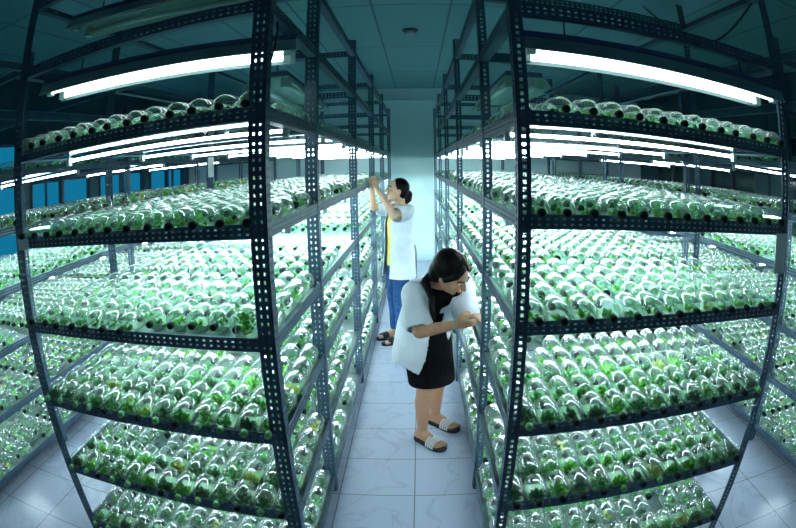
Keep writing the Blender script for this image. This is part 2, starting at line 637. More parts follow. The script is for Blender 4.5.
tagpaper(RL, -1.575, 1.499, 1.49, 0.085, 0.045)
tagpaper(RR, 1.44, 1.522, 1.415, 0.07, 0.16)
tagpaper(RL, -1.585, 3.868, 1.73, 0.05, 0.16)
tagpaper(RR, 1.46, 3.894, 1.9, 0.05, 0.12)
tagpaper(RR, 0.33, 3.894, 1.78, 0.03, 0.1)


# ------------------------------------------------------------------ twin-tube lamps hung in the racks
def twin_lamp(p0, p1, lit, label, group=None, hang=0.1):
    p0, p1 = np.array(p0), np.array(p1)
    L = np.linalg.norm(p1 - p0)
    c = (p0 + p1) / 2
    ang = math.atan2(p1[1] - p0[1], p1[0] - p0[0])
    tilt = math.asin((p1[2] - p0[2]) / L)
    root = tag(empty('twin_tube_lamp', tuple(c)), label, 'lamp', group)
    root.rotation_euler = (0, -tilt, ang)
    h = MB()
    n = 6
    prof = [(-0.135, -0.02), (-0.10, 0.03), (0.10, 0.03), (0.135, -0.02), (0.13, -0.022), (0.096, 0.024), (-0.096, 0.024), (-0.13, -0.022)]
    vs = [(s * L / 2, y, z) for s in (-1, 1) for y, z in prof]
    k = len(prof)
    fs = [(i, (i + 1) % k, k + (i + 1) % k, k + i) for i in range(k)] + [tuple(range(k))[::-1], tuple(k + i for i in range(k))]
    h.add(vs, fs)
    h.build('reflector', M['housing'], root)
    g = MB(); g.box((-L / 2, -0.09, 0.0305), (L / 2, 0.09, 0.055)); g.build('housing', M['purple'], root)
    for y in (-0.075, 0.075):
        a = MB(); a.tube([(-L / 2 + 0.05, y, -0.004), (L / 2 - 0.05, y, -0.004)], 0.014, 14)
        a.build('light_tube', M['lamp'] if lit else M['tube_off'], root, True)
    for s in (-1, 1):
        for y in (-0.075, 0.075):
            x = s * (L / 2 - 0.035)
            e = MB(); e.box((x - 0.014, y - 0.02, -0.024), (x + 0.014, y + 0.02, 0.026)); e.build('tube_holder', M['housing'], root)
        hg = MB(); hg.tube([(s * 0.7 * L / 2, 0, 0.05), (s * 0.7 * L / 2, 0, 0.05 + hang)], 0.003, 6); hg.build('hanger_wire', M['cable'], root)
    return root


twin_lamp((-1.53, 1.66, 2.115), (-0.445, 1.93, 2.13), True, 'lit twin-tube lamp hanging under the top of the left rack, near end')
twin_lamp((0.345, 1.70, 2.07), (1.46, 1.60, 2.035), True, 'lit twin-tube lamp hanging under the top of the right rack, near end')
twin_lamp((-0.69, 2.42, 2.10), (-0.72, 3.62, 2.10), False, 'unlit twin-tube lamp running lengthwise in the left rack behind the lit one')
twin_lamp((0.52, 2.45, 2.08), (0.52, 3.72, 2.08), False, 'unlit twin-tube lamp running lengthwise in the right rack behind the lit one')
twin_lamp((-1.52, 1.80, 2.44), (-0.62, 1.95, 2.44), False, 'unlit twin-tube lamp high in the left rack just above the lit lamp')

# loose cables
b = MB(); b.tube([(1.47 - 0.30 * q, 1.6 + 0.68 * q, 2.50 - 0.22 * math.sin(math.pi * q) + 0.06 * q) for q in np.linspace(0, 1, 16)], 0.005, 6)
tag(b.build('power_cable', M['cable'], None, True), 'black cable sagging between upper posts of the right rack', 'cable')
b = MB(); b.tube([(-0.47 - 0.02 * math.sin(q * 9), 1.66, 2.53 - 0.7 * q) for q in np.linspace(0, 1, 14)], 0.004, 6)
tag(b.build('power_cable', M['cable'], None, True), 'black cord hanging behind the near inner post of the left rack', 'cable')

# ------------------------------------------------------------------ culture bottles
BR = 0.0415


def bottle_parts():
    g = MB()
    P = [(0.0, 0.002), (0.028, 0.0), (0.038, 0.002), (BR, 0.009), (BR, 0.103), (0.0385, 0.114), (0.030, 0.125), (0.016, 0.132), (0.0108, 0.137), (0.0108, 0.150)]
    g.lathe(P, 24, 0, lambda r, t_, q: (r * math.cos(t_), -q, BR + r * math.sin(t_)))
    me = g.mesh('culture_bottle', M['glass'], True)
    c = MB()
    c.lathe([(0.0108, 0.143), (0.0125, 0.144), (0.0125, 0.162), (0.011, 0.166), (0.0, 0.166)], 16, 0, lambda r, t_, q: (r * math.cos(t_), -q, BR + r * math.sin(t_)))
    caps = [c.mesh('cap', M['cap'], True), c.mesh('cap', M['cap_green'], True)]
    # pool of gel lying in the lower side of the body
    k = MB()
    hz = -0.016
    a0 = math.asin(hz / (BR - 0.003))
    angs = np.linspace(math.pi - a0, 2 * math.pi + a0, 12)
    ring = [((BR - 0.003) * math.cos(a), BR + (BR - 0.003) * math.sin(a)) for a in angs]
    n = len(ring)
    vs = [(x, -q, z) for q in (0.006, 0.106) for x, z in ring]
    k.add(vs, [(i, i + 1, n + i + 1, n + i) for i in range(n - 1)] + [(n - 1, 0, n, 2 * n - 1), tuple(range(n)), tuple(n + i for i in range(n))[::-1]])
    gel = k.mesh('growth_gel', M['gel'])
    return me, caps, gel


def plant_mesh(kind, seed, y0, y1, n, size):
    rg = np.random.default_rng(seed)
    p = MB()
    for _ in range(n):
        yy = -rg.uniform(y0, y1)
        base = np.array((rg.uniform(-0.018, 0.018), yy, 0.024))
        az = rg.uniform(0, 2 * math.pi)
        el = rg.uniform(0.1, 1.4)
        ln = rg.uniform(0.6, 1.25) * size
        d = np.array((math.cos(az) * math.cos(el), math.sin(az) * math.cos(el), math.sin(el)))
        s = np.array((-math.sin(az), math.cos(az), 0)) * ln * rg.uniform(0.22, 0.34)
        up = np.cross(d, s); up /= np.linalg.norm(up)
        pts = [base, base + d * ln * 0.45 + s, base + d * ln + up * ln * -0.12, base + d * ln * 0.45 - s, base + d * ln * 0.5 + up * ln * 0.1]
        out = []
        for q in pts:
            q = np.array(q)
            r = math.hypot(q[0], q[2] - BR)
            if r > BR - 0.004:
                f_ = (BR - 0.004) / r
                q[0] *= f_
                q[2] = BR + (q[2] - BR) * f_
            q[1] = min(-0.006, max(-0.118, q[1]))
            out.append(q)
        p.add(out, [(0, 1, 4), (1, 2, 4), (2, 3, 4), (3, 0, 4)])
    return p.mesh('plantlet', M[kind])


G_ME, G_CAP, G_GEL = bottle_parts()
G_GELP = G_GEL.copy()
G_GELP.materials[0] = M['gel_pale']
PLS = {k: [plant_mesh(k, 40 + i, 0.03 + 0.015 * i, 0.110, 20 + 3 * i, 0.024) for i in range(4)] for k in ('leaf_bright', 'leaf_mid', 'leaf_dark', 'leaf_yellow')}
PL = {}
for kind in ('leaf_bright', 'leaf_mid', 'leaf_dark', 'leaf_yellow'):
    PL[kind] = [plant_mesh(kind, 10 + i, 0.02 + 0.02 * i, 0.112, 46 + 6 * i, 0.040) for i in range(4)]
    PL[kind].append(plant_mesh(kind, 20, 0.06, 0.114, 34, 0.034))


def ordinal(n):
    return ['nearest', 'second', 'third', 'fourth', 'fifth', 'sixth', 'seventh', 'eighth', 'ninth', 'tenth', 'eleventh', 'twelfth', 'thirteenth'][n]


def bottle(loc, rot, kind, cap, label, group, pale=False, var=None, name='culture_bottle', cat='bottle'):
    o = tag(link(name, G_ME), label, cat, group)
    o.location = loc
    o.rotation_euler = rot
    link('cap', G_CAP[cap], o)
    link('growth_gel', G_GELP if pale else G_GEL, o)
    link('plantlet', PLS[kind][random.randrange(4)] if pale else PL[kind][random.randrange(5)], o)
    return o


SHELF = ['bottom', 'fifth lit', 'fourth lit', 'third lit', 'second lit', 'topmost filled']
# shelf names seen in the photo, from the top: topmost filled, second, third, fourth, fifth, bottom
SHELF = {5: 'topmost filled', 4: 'second', 3: 'third', 2: 'fourth', 1: 'fifth', 0: 'bottom'}
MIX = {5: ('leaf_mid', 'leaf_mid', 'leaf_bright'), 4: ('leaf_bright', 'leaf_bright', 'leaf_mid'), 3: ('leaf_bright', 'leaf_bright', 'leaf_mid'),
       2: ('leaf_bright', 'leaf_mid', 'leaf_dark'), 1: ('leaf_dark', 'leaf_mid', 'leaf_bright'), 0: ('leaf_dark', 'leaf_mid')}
NC = 13
PITCH = 0.0885
ROWP = 0.166
TILT = 0.055


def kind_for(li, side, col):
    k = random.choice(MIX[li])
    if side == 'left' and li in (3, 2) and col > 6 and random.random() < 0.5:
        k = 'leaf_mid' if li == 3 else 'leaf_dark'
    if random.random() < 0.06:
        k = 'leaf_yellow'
    return k


rest = []      # (x, y, z, rz, kind) of the bottles beyond the first rows
rows_ind = {5: 1, 4: 2, 3: 3, 2: 3, 1: 2, 0: 1}
for side, x0, x1, yf, lev in (('left', -1.6275, -0.4353, 1.5, LEV_L), ('right', 0.2922, 1.4846, 1.526, LEV_R)):
    for li in range(6):
        zt = lev[li] - 0.0141
        ystart = yf + 0.168 - 0.036
        row = 0
        y = ystart
        bay_ends = [q + (yf - 1.5) for q in ST[1:]]
        while y < 9.0:
            gap = 0.0
            if any(y - 0.168 < be + 0.045 and y > be - 0.012 for be in bay_ends):
                y = [be for be in bay_ends if y - 0.168 < be + 0.045 and y > be - 0.012][0] + 0.05 + 0.168
                if y > 9.0:
                    break
            far = y > 3.0
            skiprow = far and RNG.random() < 0.16
            for c in range(NC):
                if row == 0 and li == 5 and side == 'right' and c == 0:
                    continue
                dist = c                      # counted from the aisle
                x = (x1 - 0.062 - dist * PITCH) if side == 'left' else (x0 + 0.062 + dist * PITCH)
                yy = y
                if side == 'left' and li == 3 and row < 3 and c < 6:
                    yy += 0.10                # set back, leaving the board bare at the near corner
                    if row == 2:
                        yy += 0.02
                jx, jy, jr = RNG.normal(0, 0.0016), RNG.normal(0, 0.004), RNG.normal(0, 0.02)
                if row < rows_ind[li]:
                    if row > 0 and (RNG.random() < 0.02 or (side == 'left' and li == 4 and c == 12)):
                        continue
                    cap = 1 if (li <= 2 and random.random() < (0.75 if side == 'left' else 0.25)) else 0
                    lab = '%s glass bottle from the aisle, %s row, %s shelf of the %s rack' % (
                        ordinal(c).capitalize(), ('front', 'second', 'third')[row], SHELF[li], side)
                    lab = lab[0].lower() + lab[1:]
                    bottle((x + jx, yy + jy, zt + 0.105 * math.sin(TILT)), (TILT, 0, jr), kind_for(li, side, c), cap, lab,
                           'glass culture bottles lying on the %s shelf of the %s rack' % (SHELF[li], side), li >= 3)
                else:
                    if skiprow or RNG.random() < 0.03 or (side == 'left' and li == 4 and c == 12):
                        continue
                    if li == 5 and far and 3 < c < 11:
                        continue
                    rest.append((x + jx, yy + jy, zt, jr, kind_for(li, side, c)))
            row += 1
            y += ROWP + (0.0 if not far else RNG.random() * 0.02)

for side, x0, x1, lev in (('left', -3.62, -2.43, LEV_L), ('right', 2.27, 3.46, LEV_R)):
    for li in range(6):
        zt = lev[li] - 0.0141
        y = 0.7 + 0.19
        while y < 8.9:
            be = [q for q in STN[1:] if y - 0.168 < q + 0.045 and y > q - 0.012]
            if be:
                y = be[0] + 0.05 + 0.168
            for c in range(NC):
                if RNG.random() < 0.08 or (y > 6 and c > 6):
                    continue
                x = (x1 - 0.062 - c * PITCH) if side == 'left' else (x0 + 0.062 + c * PITCH)
                rest.append((x, y + RNG.normal(0, 0.005), zt, RNG.normal(0, 0.03), kind_for(li, side, c)))
            y += ROWP + RNG.random() * 0.02


def stuff_bottles(items, name, label):
    """the remaining bottles, too many to list one by one, as one mesh"""
    N = 10
    ang = np.arange(N) * 2 * math.pi / N
    prof = [(0.034, 0.0), (BR, 0.008), (BR, 0.105), (0.030, 0.126), (0.013, 0.138), (0.015, 0.146), (0.015, 0.167)]
    V = [(r * math.cos(a), -q, BR + r * math.sin(a)) for r, q in prof for a in ang]
    F, MI = [], []
    for i in range(len(prof) - 1):
        for j in range(N):
            F.append((i * N + j, i * N + (j + 1) % N, (i + 1) * N + (j + 1) % N, (i + 1) * N + j))
            MI.append(0 if i < 4 else 1)
    base = list(V)
    # base disc and cap disc as quads around a centre
    cb = len(V); V.append((0, 0, BR)); cc = len(V); V.append((0, -0.167, BR))
    for j in range(0, N, 2):
        F.append((cb, (j + 2) % N, j + 1, j)); MI.append(0)
        k = (len(prof) - 1) * N
        F.append((cc, k + j, k + j + 1, k + (j + 2) % N)); MI.append(1)
    # leaves
    rg = np.random.default_rng(3)
    variants = []
    for v in range(5):
        VV, FF = list(V), []
        for _ in range(15):
            c = np.array((rg.uniform(-0.012, 0.012), -rg.uniform(0.03 if v else 0.07, 0.108), 0.026))
            az = rg.uniform(0, 6.28)
            d = np.array((math.cos(az), math.sin(az), rg.uniform(0.2, 1.6))); d *= rg.uniform(0.02, 0.034) / np.linalg.norm(d)
            s = np.array((-math.sin(az), math.cos(az), 0.3)) * 0.0095
            n0 = len(VV)
            for q in (c, c + d * 0.5 + s, c + d, c + d * 0.5 - s):
                r = math.hypot(q[0], q[2] - BR)
                if r > BR - 0.004:
                    q = np.array((q[0] * (BR - 0.004) / r, q[1], BR + (q[2] - BR) * (BR - 0.004) / r))
                VV.append((q[0], min(-0.006, q[1]), q[2]))
            FF.append((n0, n0 + 1, n0 + 2, n0 + 3))
        variants.append((np.array(VV, np.float32), np.array(F + FF, np.int32), np.array(MI + [2] * len(FF), np.int32)))
    kinds = ['leaf_bright', 'leaf_mid', 'leaf_dark', 'leaf_yellow']
    vs, fs, ms = [], [], []
    off = 0
    for x, y, z, rz, kd in items:
        VV, FF, MM = variants[RNG.integers(5)]
        c, s = math.cos(rz), math.sin(rz)
        ct, st_ = math.cos(TILT), math.sin(TILT)
        q = VV.copy()
        yy = q[:, 1] * ct - q[:, 2] * st_
        zz = q[:, 1] * st_ + q[:, 2] * ct
        o = np.empty_like(q)
        o[:, 0] = q[:, 0] * c - yy * s + x
        o[:, 1] = q[:, 0] * s + yy * c + y
        o[:, 2] = zz + z + 0.105 * st_
        vs.append(o)
        fs.append(FF + off)
        m2 = MM.copy()
        m2[MM == 2] = 2 + kinds.index(kd)
        ms.append(m2)
        off += len(VV)
    vs, fs, ms = np.concatenate(vs), np.concatenate(fs), np.concatenate(ms)
    me = bpy.data.meshes.new(name)
    me.vertices.add(len(vs)); me.vertices.foreach_set('co', vs.ravel())
    nf = len(fs)
    me.loops.add(nf * 4); me.loops.foreach_set('vertex_index', fs.ravel().astype(np.int32))
    me.polygons.add(nf)
    me.polygons.foreach_set('loop_start', np.arange(0, nf * 4, 4, dtype=np.int32))
    me.polygons.foreach_set('loop_total', np.full(nf, 4, np.int32))
    for m_ in (M['glass'], M['cap'], M['leaf_bright'], M['leaf_mid'], M['leaf_dark'], M['leaf_yellow']):
        me.materials.append(m_)
    me.polygons.foreach_set('material_index', ms)
    me.polygons.foreach_set('use_smooth', ms == 0)
    me.update(calc_edges=True)
    return tag(link(name, me), label, 'bottles', kind='stuff')


print('rest bottles', len(rest))
stuff_bottles(rest, 'culture_bottles', 'glass culture bottles with green plantlets packed row behind row on the shelves')


# upright jars of plants on the second shelf of the left rack, along its far side, and a few single ones
def jar_mesh():
    g = MB()
    g.lathe([(0.0, 0.001), (0.036, 0.0), (0.040, 0.006), (0.041, 0.085), (0.036, 0.098), (0.026, 0.106), (0.025, 0.116)], 20, 0,
            lambda r, t_, q: (r * math.cos(t_), r * math.sin(t_), q))
    me = g.mesh('plant_jar', M['glass'], True)
    l = MB(); l.lathe([(0.025, 0.108), (0.029, 0.109), (0.029, 0.125), (0.0, 0.127)], 16, 0, lambda r, t_, q: (r * math.cos(t_), r * math.sin(t_), q))
    lid = l.mesh('lid', M['housing'], True)
    k = MB(); k.lathe([(0.0, 0.003), (0.036, 0.003), (0.0385, 0.008), (0.0385, 0.026), (0.0, 0.026)], 16, 0, lambda r, t_, q: (r * math.cos(t_), r * math.sin(t_), q))
    return me, lid, k.mesh('growth_gel', M['gel'])


def jar_plant(kind, seed):
    rg = np.random.default_rng(seed)
    p = MB()
    for _ in range(90):
        az, h = rg.uniform(0, 6.28), rg.uniform(0.026, 0.092)
        bs = np.array((rg.normal(0, 0.008), rg.normal(0, 0.008), h))
        d = np.array((math.cos(az), math.sin(az), rg.uniform(0.1, 1.1))); d *= rg.uniform(0.022, 0.032) / np.linalg.norm(d)
        s = np.array((-math.sin(az), math.cos(az), 0)) * 0.008
        p.add([bs, bs + d * 0.5 + s, bs + d, bs + d * 0.5 - s], [(0, 1, 2, 3)])
    return p.mesh('plantlet', M[kind])


J_ME, J_LID, J_GEL = jar_mesh()
JP = {k: [jar_plant(k, s) for s in (1, 2)] for k in ('leaf_bright', 'leaf_mid', 'leaf_dark', 'leaf_yellow')}


def jar(loc, kind, label, group=None, sc=1.0):
    o = tag(link('plant_jar', J_ME), label, 'jar', group)
    o.location = loc
    o.scale = (sc, sc, sc)
    o.rotation_euler = (0, 0, random.random() * 6)
    link('growth_gel', J_GEL, o)
    link('plantlet', JP[kind][random.randrange(2)], o)
    return o


jar((-0.542, 1.548, LEV_L[3] - 0.0141), 'leaf_bright', 'glass jar standing upright at the near aisle corner, third shelf of the left rack')
NUM = ('nearest second third fourth fifth sixth seventh eighth ninth tenth eleventh twelfth thirteenth fourteenth fifteenth sixteenth '
       'seventeenth eighteenth nineteenth twentieth twenty-first twenty-second twenty-third twenty-fourth twenty-fifth twenty-sixth').split()
yj = 2.0
for k in range(26):
    while any(abs(yj - q) < 0.075 for q in ST):
        yj += 0.03
    jar((-1.562, yj, LEV_L[4] - 0.0141), 'leaf_dark' if k < 4 else ('leaf_bright', 'leaf_yellow', 'leaf_bright', 'leaf_mid')[k % 4],
        '%s upright jar of plants along the far left edge of the left rack, second shelf' % NUM[k], 'upright plant jars along the outer edge of the second shelf', 1.15)
    yj += 0.105 + 0.01 * random.random() + (0.25 if k in (5, 11) else 0)

# ------------------------------------------------------------------ people
for k_ in ('hair', 'black_cloth'):
    M[k_].node_tree.nodes['Principled BSDF'].inputs['Specular IOR Level'].default_value = 0.12


def unit(v):
    v = np.array(v, float)
    return v / np.linalg.norm(v)


def hand(mb, wrist, palm_dir, palm_normal, curl, side, sc=1.0, spread=0.10):
    """palm, four fingers of different lengths and a thumb from the side of the palm; curl bends them towards palm_normal"""
    d, n = unit(palm_dir), unit(palm_normal)
    n = unit(n - d * np.dot(n, d))
    s = np.cross(d, n) * side                      # towards the thumb
    wrist = np.array(wrist, float)
    mb.loft([(wrist, s * 0.026 * sc, n * 0.017 * sc), (wrist + d * 0.03 * sc, s * 0.034 * sc, n * 0.016 * sc),
             (wrist + d * 0.075 * sc, s * 0.038 * sc, n * 0.012 * sc), (wrist + d * 0.085 * sc, s * 0.036 * sc, n * 0.009 * sc)], 16)
    for k, (o, ln) in enumerate(((0.030, 0.068), (0.011, 0.077), (-0.009, 0.072), (-0.028, 0.056))):
        p = wrist + (d * 0.078 + s * o) * sc
        dd = unit(d + s * o * spread * 20)
        pts, a = [p - dd * 0.012], 0.0
        for seg in (0.45, 0.32, 0.23):
            a += curl * (0.9 + 0.15 * k)
            p = pts[-1] + (dd * math.cos(a) + n * math.sin(a)) * ln * seg * sc * 1.15
            pts.append(p)
        mb.limb(pts, [0.0088 * sc, 0.0084 * sc, 0.0078 * sc, 0.0068 * sc], 8)
    p0 = wrist + (d * 0.02 + s * 0.026) * sc
    p1 = p0 + (d * 0.028 + s * 0.024 + n * 0.012) * sc
    p2 = p1 + (d * 0.026 + s * 0.006 + n * 0.014) * sc
    p3 = p2 + (d * 0.018 - s * 0.004 + n * 0.012) * sc
    mb.limb([p0, p1, p2, p3], [0.0125 * sc, 0.0105 * sc, 0.0095 * sc, 0.008 * sc], 8)


def head(mb, c, face, up, sc=1.0):
    f_ = unit(face)
    u = unit(np.array(up) - f_ * np.dot(up, f_))
    s = np.cross(f_, u)
    c = np.array(c, float)
    mb.sphere(c + u * 0.018 * sc - f_ * 0.008 * sc, 0, 20, 0, [s * 0.074 * sc, f_ * 0.092 * sc, u * 0.088 * sc])          # skull
    mb.sphere(c - u * 0.035 * sc + f_ * 0.022 * sc, 0, 18, 0, [s * 0.058 * sc, f_ * 0.062 * sc, u * 0.072 * sc])          # jaw
    mb.sphere(c - u * 0.088 * sc + f_ * 0.058 * sc, 0.018 * sc, 10)                                                     # chin
    for k in (-1, 1):
        mb.sphere(c + s * k * 0.036 * sc - u * 0.022 * sc + f_ * 0.060 * sc, 0.021 * sc, 10)                            # cheek
        mb.sphere(c + s * k * 0.074 * sc - u * 0.012 * sc - f_ * 0.008 * sc, 0, 10, 0, [s * 0.010 * sc, f_ * 0.018 * sc, u * 0.030 * sc])   # ear
    mb.limb([c + f_ * 0.082 * sc + u * 0.010 * sc, c + f_ * 0.104 * sc - u * 0.024 * sc], [0.008 * sc, 0.0125 * sc], 8)  # nose
    mb.sphere(c + f_ * 0.086 * sc - u * 0.052 * sc, 0, 8, 0, [s * 0.022 * sc, f_ * 0.010 * sc, u * 0.009 * sc])          # mouth
    return c, f_, u, s


def face_parts(root, c, f_, u, s, sc=1.0):
    for k in (-1, 1):
        e = MB(); e.sphere(c + s * k * 0.031 * sc + u * 0.006 * sc + f_ * 0.0765 * sc, 0, 10, 0, [s * 0.014 * sc, f_ * 0.008 * sc, u * 0.0065 * sc])
        eo = e.build('eye', M['eye_white'], root, True)
        e = MB(); e.sphere(c + s * k * 0.031 * sc + u * 0.006 * sc + f_ * 0.0815 * sc, 0, 10, 0, [s * 0.007 * sc, f_ * 0.005 * sc, u * 0.0062 * sc])
        e.build('iris', M['hair'], eo, True)
        e = MB(); e.limb([c + s * k * 0.014 * sc + u * 0.026 * sc + f_ * 0.086 * sc, c + s * k * 0.034 * sc + u * 0.031 * sc + f_ * 0.080 * sc, c + s * k * 0.050 * sc + u * 0.024 * sc + f_ * 0.066 * sc],
                         [0.0035 * sc, 0.004 * sc, 0.0025 * sc], 6)
        e.build('eyebrow', M['hair'], root, True)
    e = MB(); e.sphere(c + f_ * 0.0935 * sc - u * 0.052 * sc, 0, 10, 0, [s * 0.019 * sc, f_ * 0.006 * sc, u * 0.007 * sc])
    e.build('mouth', M['lip'], root, True)


def foot(mb, ankle, d, sc=1.0):
    ax, ay, az = ankle
    d = unit((d[0], d[1], 0))
    s = np.array((-d[1], d[0], 0))
    A = np.array((ax, ay, 0.0))
    z = lambda h: np.array((0, 0, h))
    mb.limb([np.array(ankle), A - d * 0.03 * sc + z(0.045)], [0.034 * sc, 0.030 * sc], 12)
    mb.limb([A + z(0.07), A + d * 0.07 * sc + z(0.05), A + d * 0.125 * sc + z(0.035)], [0.032 * sc, 0.030 * sc, 0.022 * sc], 12)
    mb.loft([(A - d * 0.05 * sc + z(0.018), s * 0.001, z(0.001)), (A - d * 0.045 * sc + z(0.038), s * 0.026 * sc, z(0.018)), (A + d * 0.05 * sc + z(0.036), s * 0.034 * sc, z(0.018)),
             (A + d * 0.12 * sc + z(0.032), s * 0.040 * sc, z(0.013)), (A + d * 0.145 * sc + z(0.030), s * 0.036 * sc, z(0.010))], 16)
    for k in range(5):
        o = (k - 2) * 0.0165
        r = (0.0088, 0.0092, 0.0095, 0.0098, 0.0125)[k]
        mb.limb([A + d * 0.130 * sc + s * o * sc + z(0.031), A + d * (0.160 + 0.004 * k - (0.006 if k == 0 else 0)) * sc + s * o * 1.05 * sc + z(0.029)], [r, r * 0.9], 8)


def slide_shoe(root, ankle, d, strap_m, stripes=True):
    d = unit((d[0], d[1], 0))
    s = np.array((-d[1], d[0], 0))
    A = np.array((ankle[0], ankle[1], 0.0))
    outl = [(-0.062, 0.0), (-0.055, 0.022), (-0.03, 0.033), (0.02, 0.035), (0.07, 0.042), (0.12, 0.05), (0.16, 0.046), (0.188, 0.028), (0.197, 0.0)]
    pts = outl + [(a, -w_) for a, w_ in outl[-2:0:-1]]
    m_ = MB()
    n = len(pts)
    for z0, z1, f_ in ((0.002, 0.022, 1.0),):
        vs = [A + d * a * f_ + s * w_ * f_ + np.array((0, 0, z)) for z in (z0, z1) for a, w_ in pts]
        m_.add(vs, [(i, (i + 1) % n, n + (i + 1) % n, n + i) for i in range(n)] + [tuple(range(n))[::-1], tuple(n + i for i in range(n))])
    so = m_.build('slide_sandal', M['sole'], root)
    k0, k1, nb = 0.075, 0.145, (4 if stripes else 1)
    for q in range(nb):
        a0 = k0 + (k1 - k0) * q / nb + 0.003
        a1 = k0 + (k1 - k0) * (q + 1) / nb - 0.003
        sm = MB()
        for inner, outer in ((0, 1),):
            vs = []
            T = np.linspace(0, math.pi, 13)
            for a in (a0, a1):
                hgt = 0.072 - 0.22 * (a - k0)
                for th in (0.0, 0.004):
                    for t_ in T:
                        vs.append(A + d * a + s * (0.050 + th) * math.cos(t_) + np.array((0, 0, 0.016 + (hgt - 0.016 + th) * math.sin(t_) ** 0.7)))
            K = len(T)
            fs = []
            for i in range(K - 1):
                fs += [(i, i + 1, 2 * K + i + 1, 2 * K + i), (K + i, 3 * K + i, 3 * K + i + 1, K + i + 1), (i, K + i, K + i + 1, i + 1), (2 * K + i, 2 * K + i + 1, 3 * K + i + 1, 3 * K + i)]
            sm.add(vs, fs)
        sm.build('strap', strap_m, so, True)
    return so


def A3(*a):
    return np.array(a, float)


def bent_woman():
    # stands on the aisle floor facing the right rack and the camera's side, bent forward at the hips
    F = unit((0.72, -0.69, 0)); S = unit((-0.69, -0.72, 0))         # S: towards her right hand
    Z = A3(0, 0, 1)
    hip = A3(0.045, 3.04, 0.77)
    waist = A3(0.075, 2.965, 0.89)
    chest = A3(0.105, 2.87, 0.985)
    neck0 = A3(0.14, 2.775, 1.055)
    hc = A3(0.175, 2.70, 1.115)
    face = unit((0.72, -0.40, -0.62)); up = unit((0.42, -0.50, 0.75))
    anR, anL = A3(0.022, 2.925, 0.085), A3(0.108, 3.165, 0.085)
    knR, knL = A3(0.045, 2.915, 0.40), A3(0.135, 3.10, 0.40)
    hpR, hpL = hip + S * 0.08, hip - S * 0.08
    sp = unit(chest - hip)
    fr = unit(np.cross(sp, S)) * -1
    if np.dot(fr, F) < 0:
        fr = -fr
    F2 = unit((0.42, -0.90, 0)); S2 = unit((-0.90, -0.42, 0))       # the upper body turns further towards the camera's side
    fr2 = unit(F2 + A3(0, 0, -0.45))
    shR, shL = A3(-0.020, 2.765, 1.005), A3(0.235, 2.865, 1.010)
    elR, wrR = A3(0.005, 2.62, 0.83), A3(0.195, 2.60, 0.872)
    elL, wrL = A3(0.262, 2.74, 0.85), A3(0.238, 2.60, 0.905)
    m_ = MB()
    m_.loft([(hip - Z * 0.10, S * 0.13, F * 0.09), (hip, S * 0.155, fr * 0.105), (waist, S * 0.115, fr * 0.082), (chest, S2 * 0.135, fr2 * 0.095),
             (chest * 0.4 + neck0 * 0.6, S2 * 0.145, fr2 * 0.075), (neck0, S2 * 0.06, fr2 * 0.05)], 28)
    m_.limb([neck0 - sp * 0.03, hc - face * 0.02], [0.048, 0.043], 14)
    for sh, el, wr in ((shR, elR, wrR), (shL, elL, wrL)):
        m_.limb([sh, el, wr], [0.048, 0.037, 0.0235], 14)
        m_.limb([neck0 - sp * 0.04, sh], [0.05, 0.046], 12)
    for hp, kn, an, k in ((hpR, knR, anR, 1), (hpL, knL, anL, -1)):
        calf = kn * 0.62 + an * 0.38 - F * 0.018
        m_.limb([hp, kn, calf, an], [0.085, 0.053, 0.050, 0.031], 16)
        foot(m_, an, F + S * 0.05 * k, 1.0)
    hand(m_, wrR, unit((0.95, 0.1, 0.25)), unit((0.1, 0.7, -0.35)), 0.42, 1, 0.92)
    hand(m_, wrL, unit((0.55, -0.45, 0.3)), unit((0.3, -0.3, -0.8)), 0.5, -1, 0.92)
    hd = head(m_, hc, face, up, 0.98)
    body = solidify('person', m_, 0.0052, M['skin'], None, 3)
    tag(body, 'woman in white lab coat and black skirt bending over in the aisle', 'person')
    face_parts(body, *hd, 0.98)
    c, f_, u, s = hd
    h_ = MB()
    h_.sphere(c + u * 0.030 - f_ * 0.030, 0, 24, 0, [s * 0.089, f_ * 0.098, u * 0.095])
    h_.sphere(c - f_ * 0.060 - u * 0.02, 0, 20, 0, [s * 0.080, f_ * 0.062, u * 0.085])
    for k in (-1, 1):
        h_.limb([c + u * 0.080 + f_ * 0.040 + s * k * 0.02, c + u * 0.052 + f_ * 0.044 + s * k * 0.060, c + u * 0.0 + f_ * 0.010 + s * k * 0.076], [0.022, 0.020, 0.016], 10)
    hair = solidify('hair', h_, 0.006, M['hair'], body, 3)
    pt = MB(); pt.limb([c + s * -0.01 + u * 0.1235 - f_ * 0.050, c + s * -0.01 + u * 0.1245 - f_ * 0.01, c + s * -0.01 + u * 0.113 + f_ * 0.030, c + s * -0.01 + u * 0.093 + f_ * 0.062], [0.003, 0.0035, 0.0035, 0.003], 6)
    pt.build('parting', M['skin_pale'], hair, True)
    tail = MB()
    tp = [c - f_ * 0.085 - u * 0.055, c - f_ * 0.05 - u * 0.10 + S2 * 0.07, A3(0.068, 2.66, 1.00), A3(0.072, 2.64, 0.93), A3(0.080, 2.635, 0.885)]
    tail.limb(tp, [0.026, 0.022, 0.018, 0.015, 0.008], 12)
    solidify('ponytail', tail, 0.005, M['hair'], body, 3)
    # black top and skirt
    g = 0.010
    tm = MB()
    tm.loft([(hip + Z * 0.02, S * (0.158 + g), fr * (0.105 + g)), (waist, (S + S2) * 0.5 * (0.118 + g), fr * (0.084 + g)), (chest, S2 * (0.138 + g), fr2 * (0.097 + g)),
             (chest * 0.4 + neck0 * 0.6, S2 * (0.145 + g), fr2 * (0.078 + g)), (neck0 - sp * 0.015, S2 * 0.085, fr2 * 0.06)], 28)
    solidify('blouse', tm, 0.006, M['black_cloth'], body, 2)
    sk = MB()
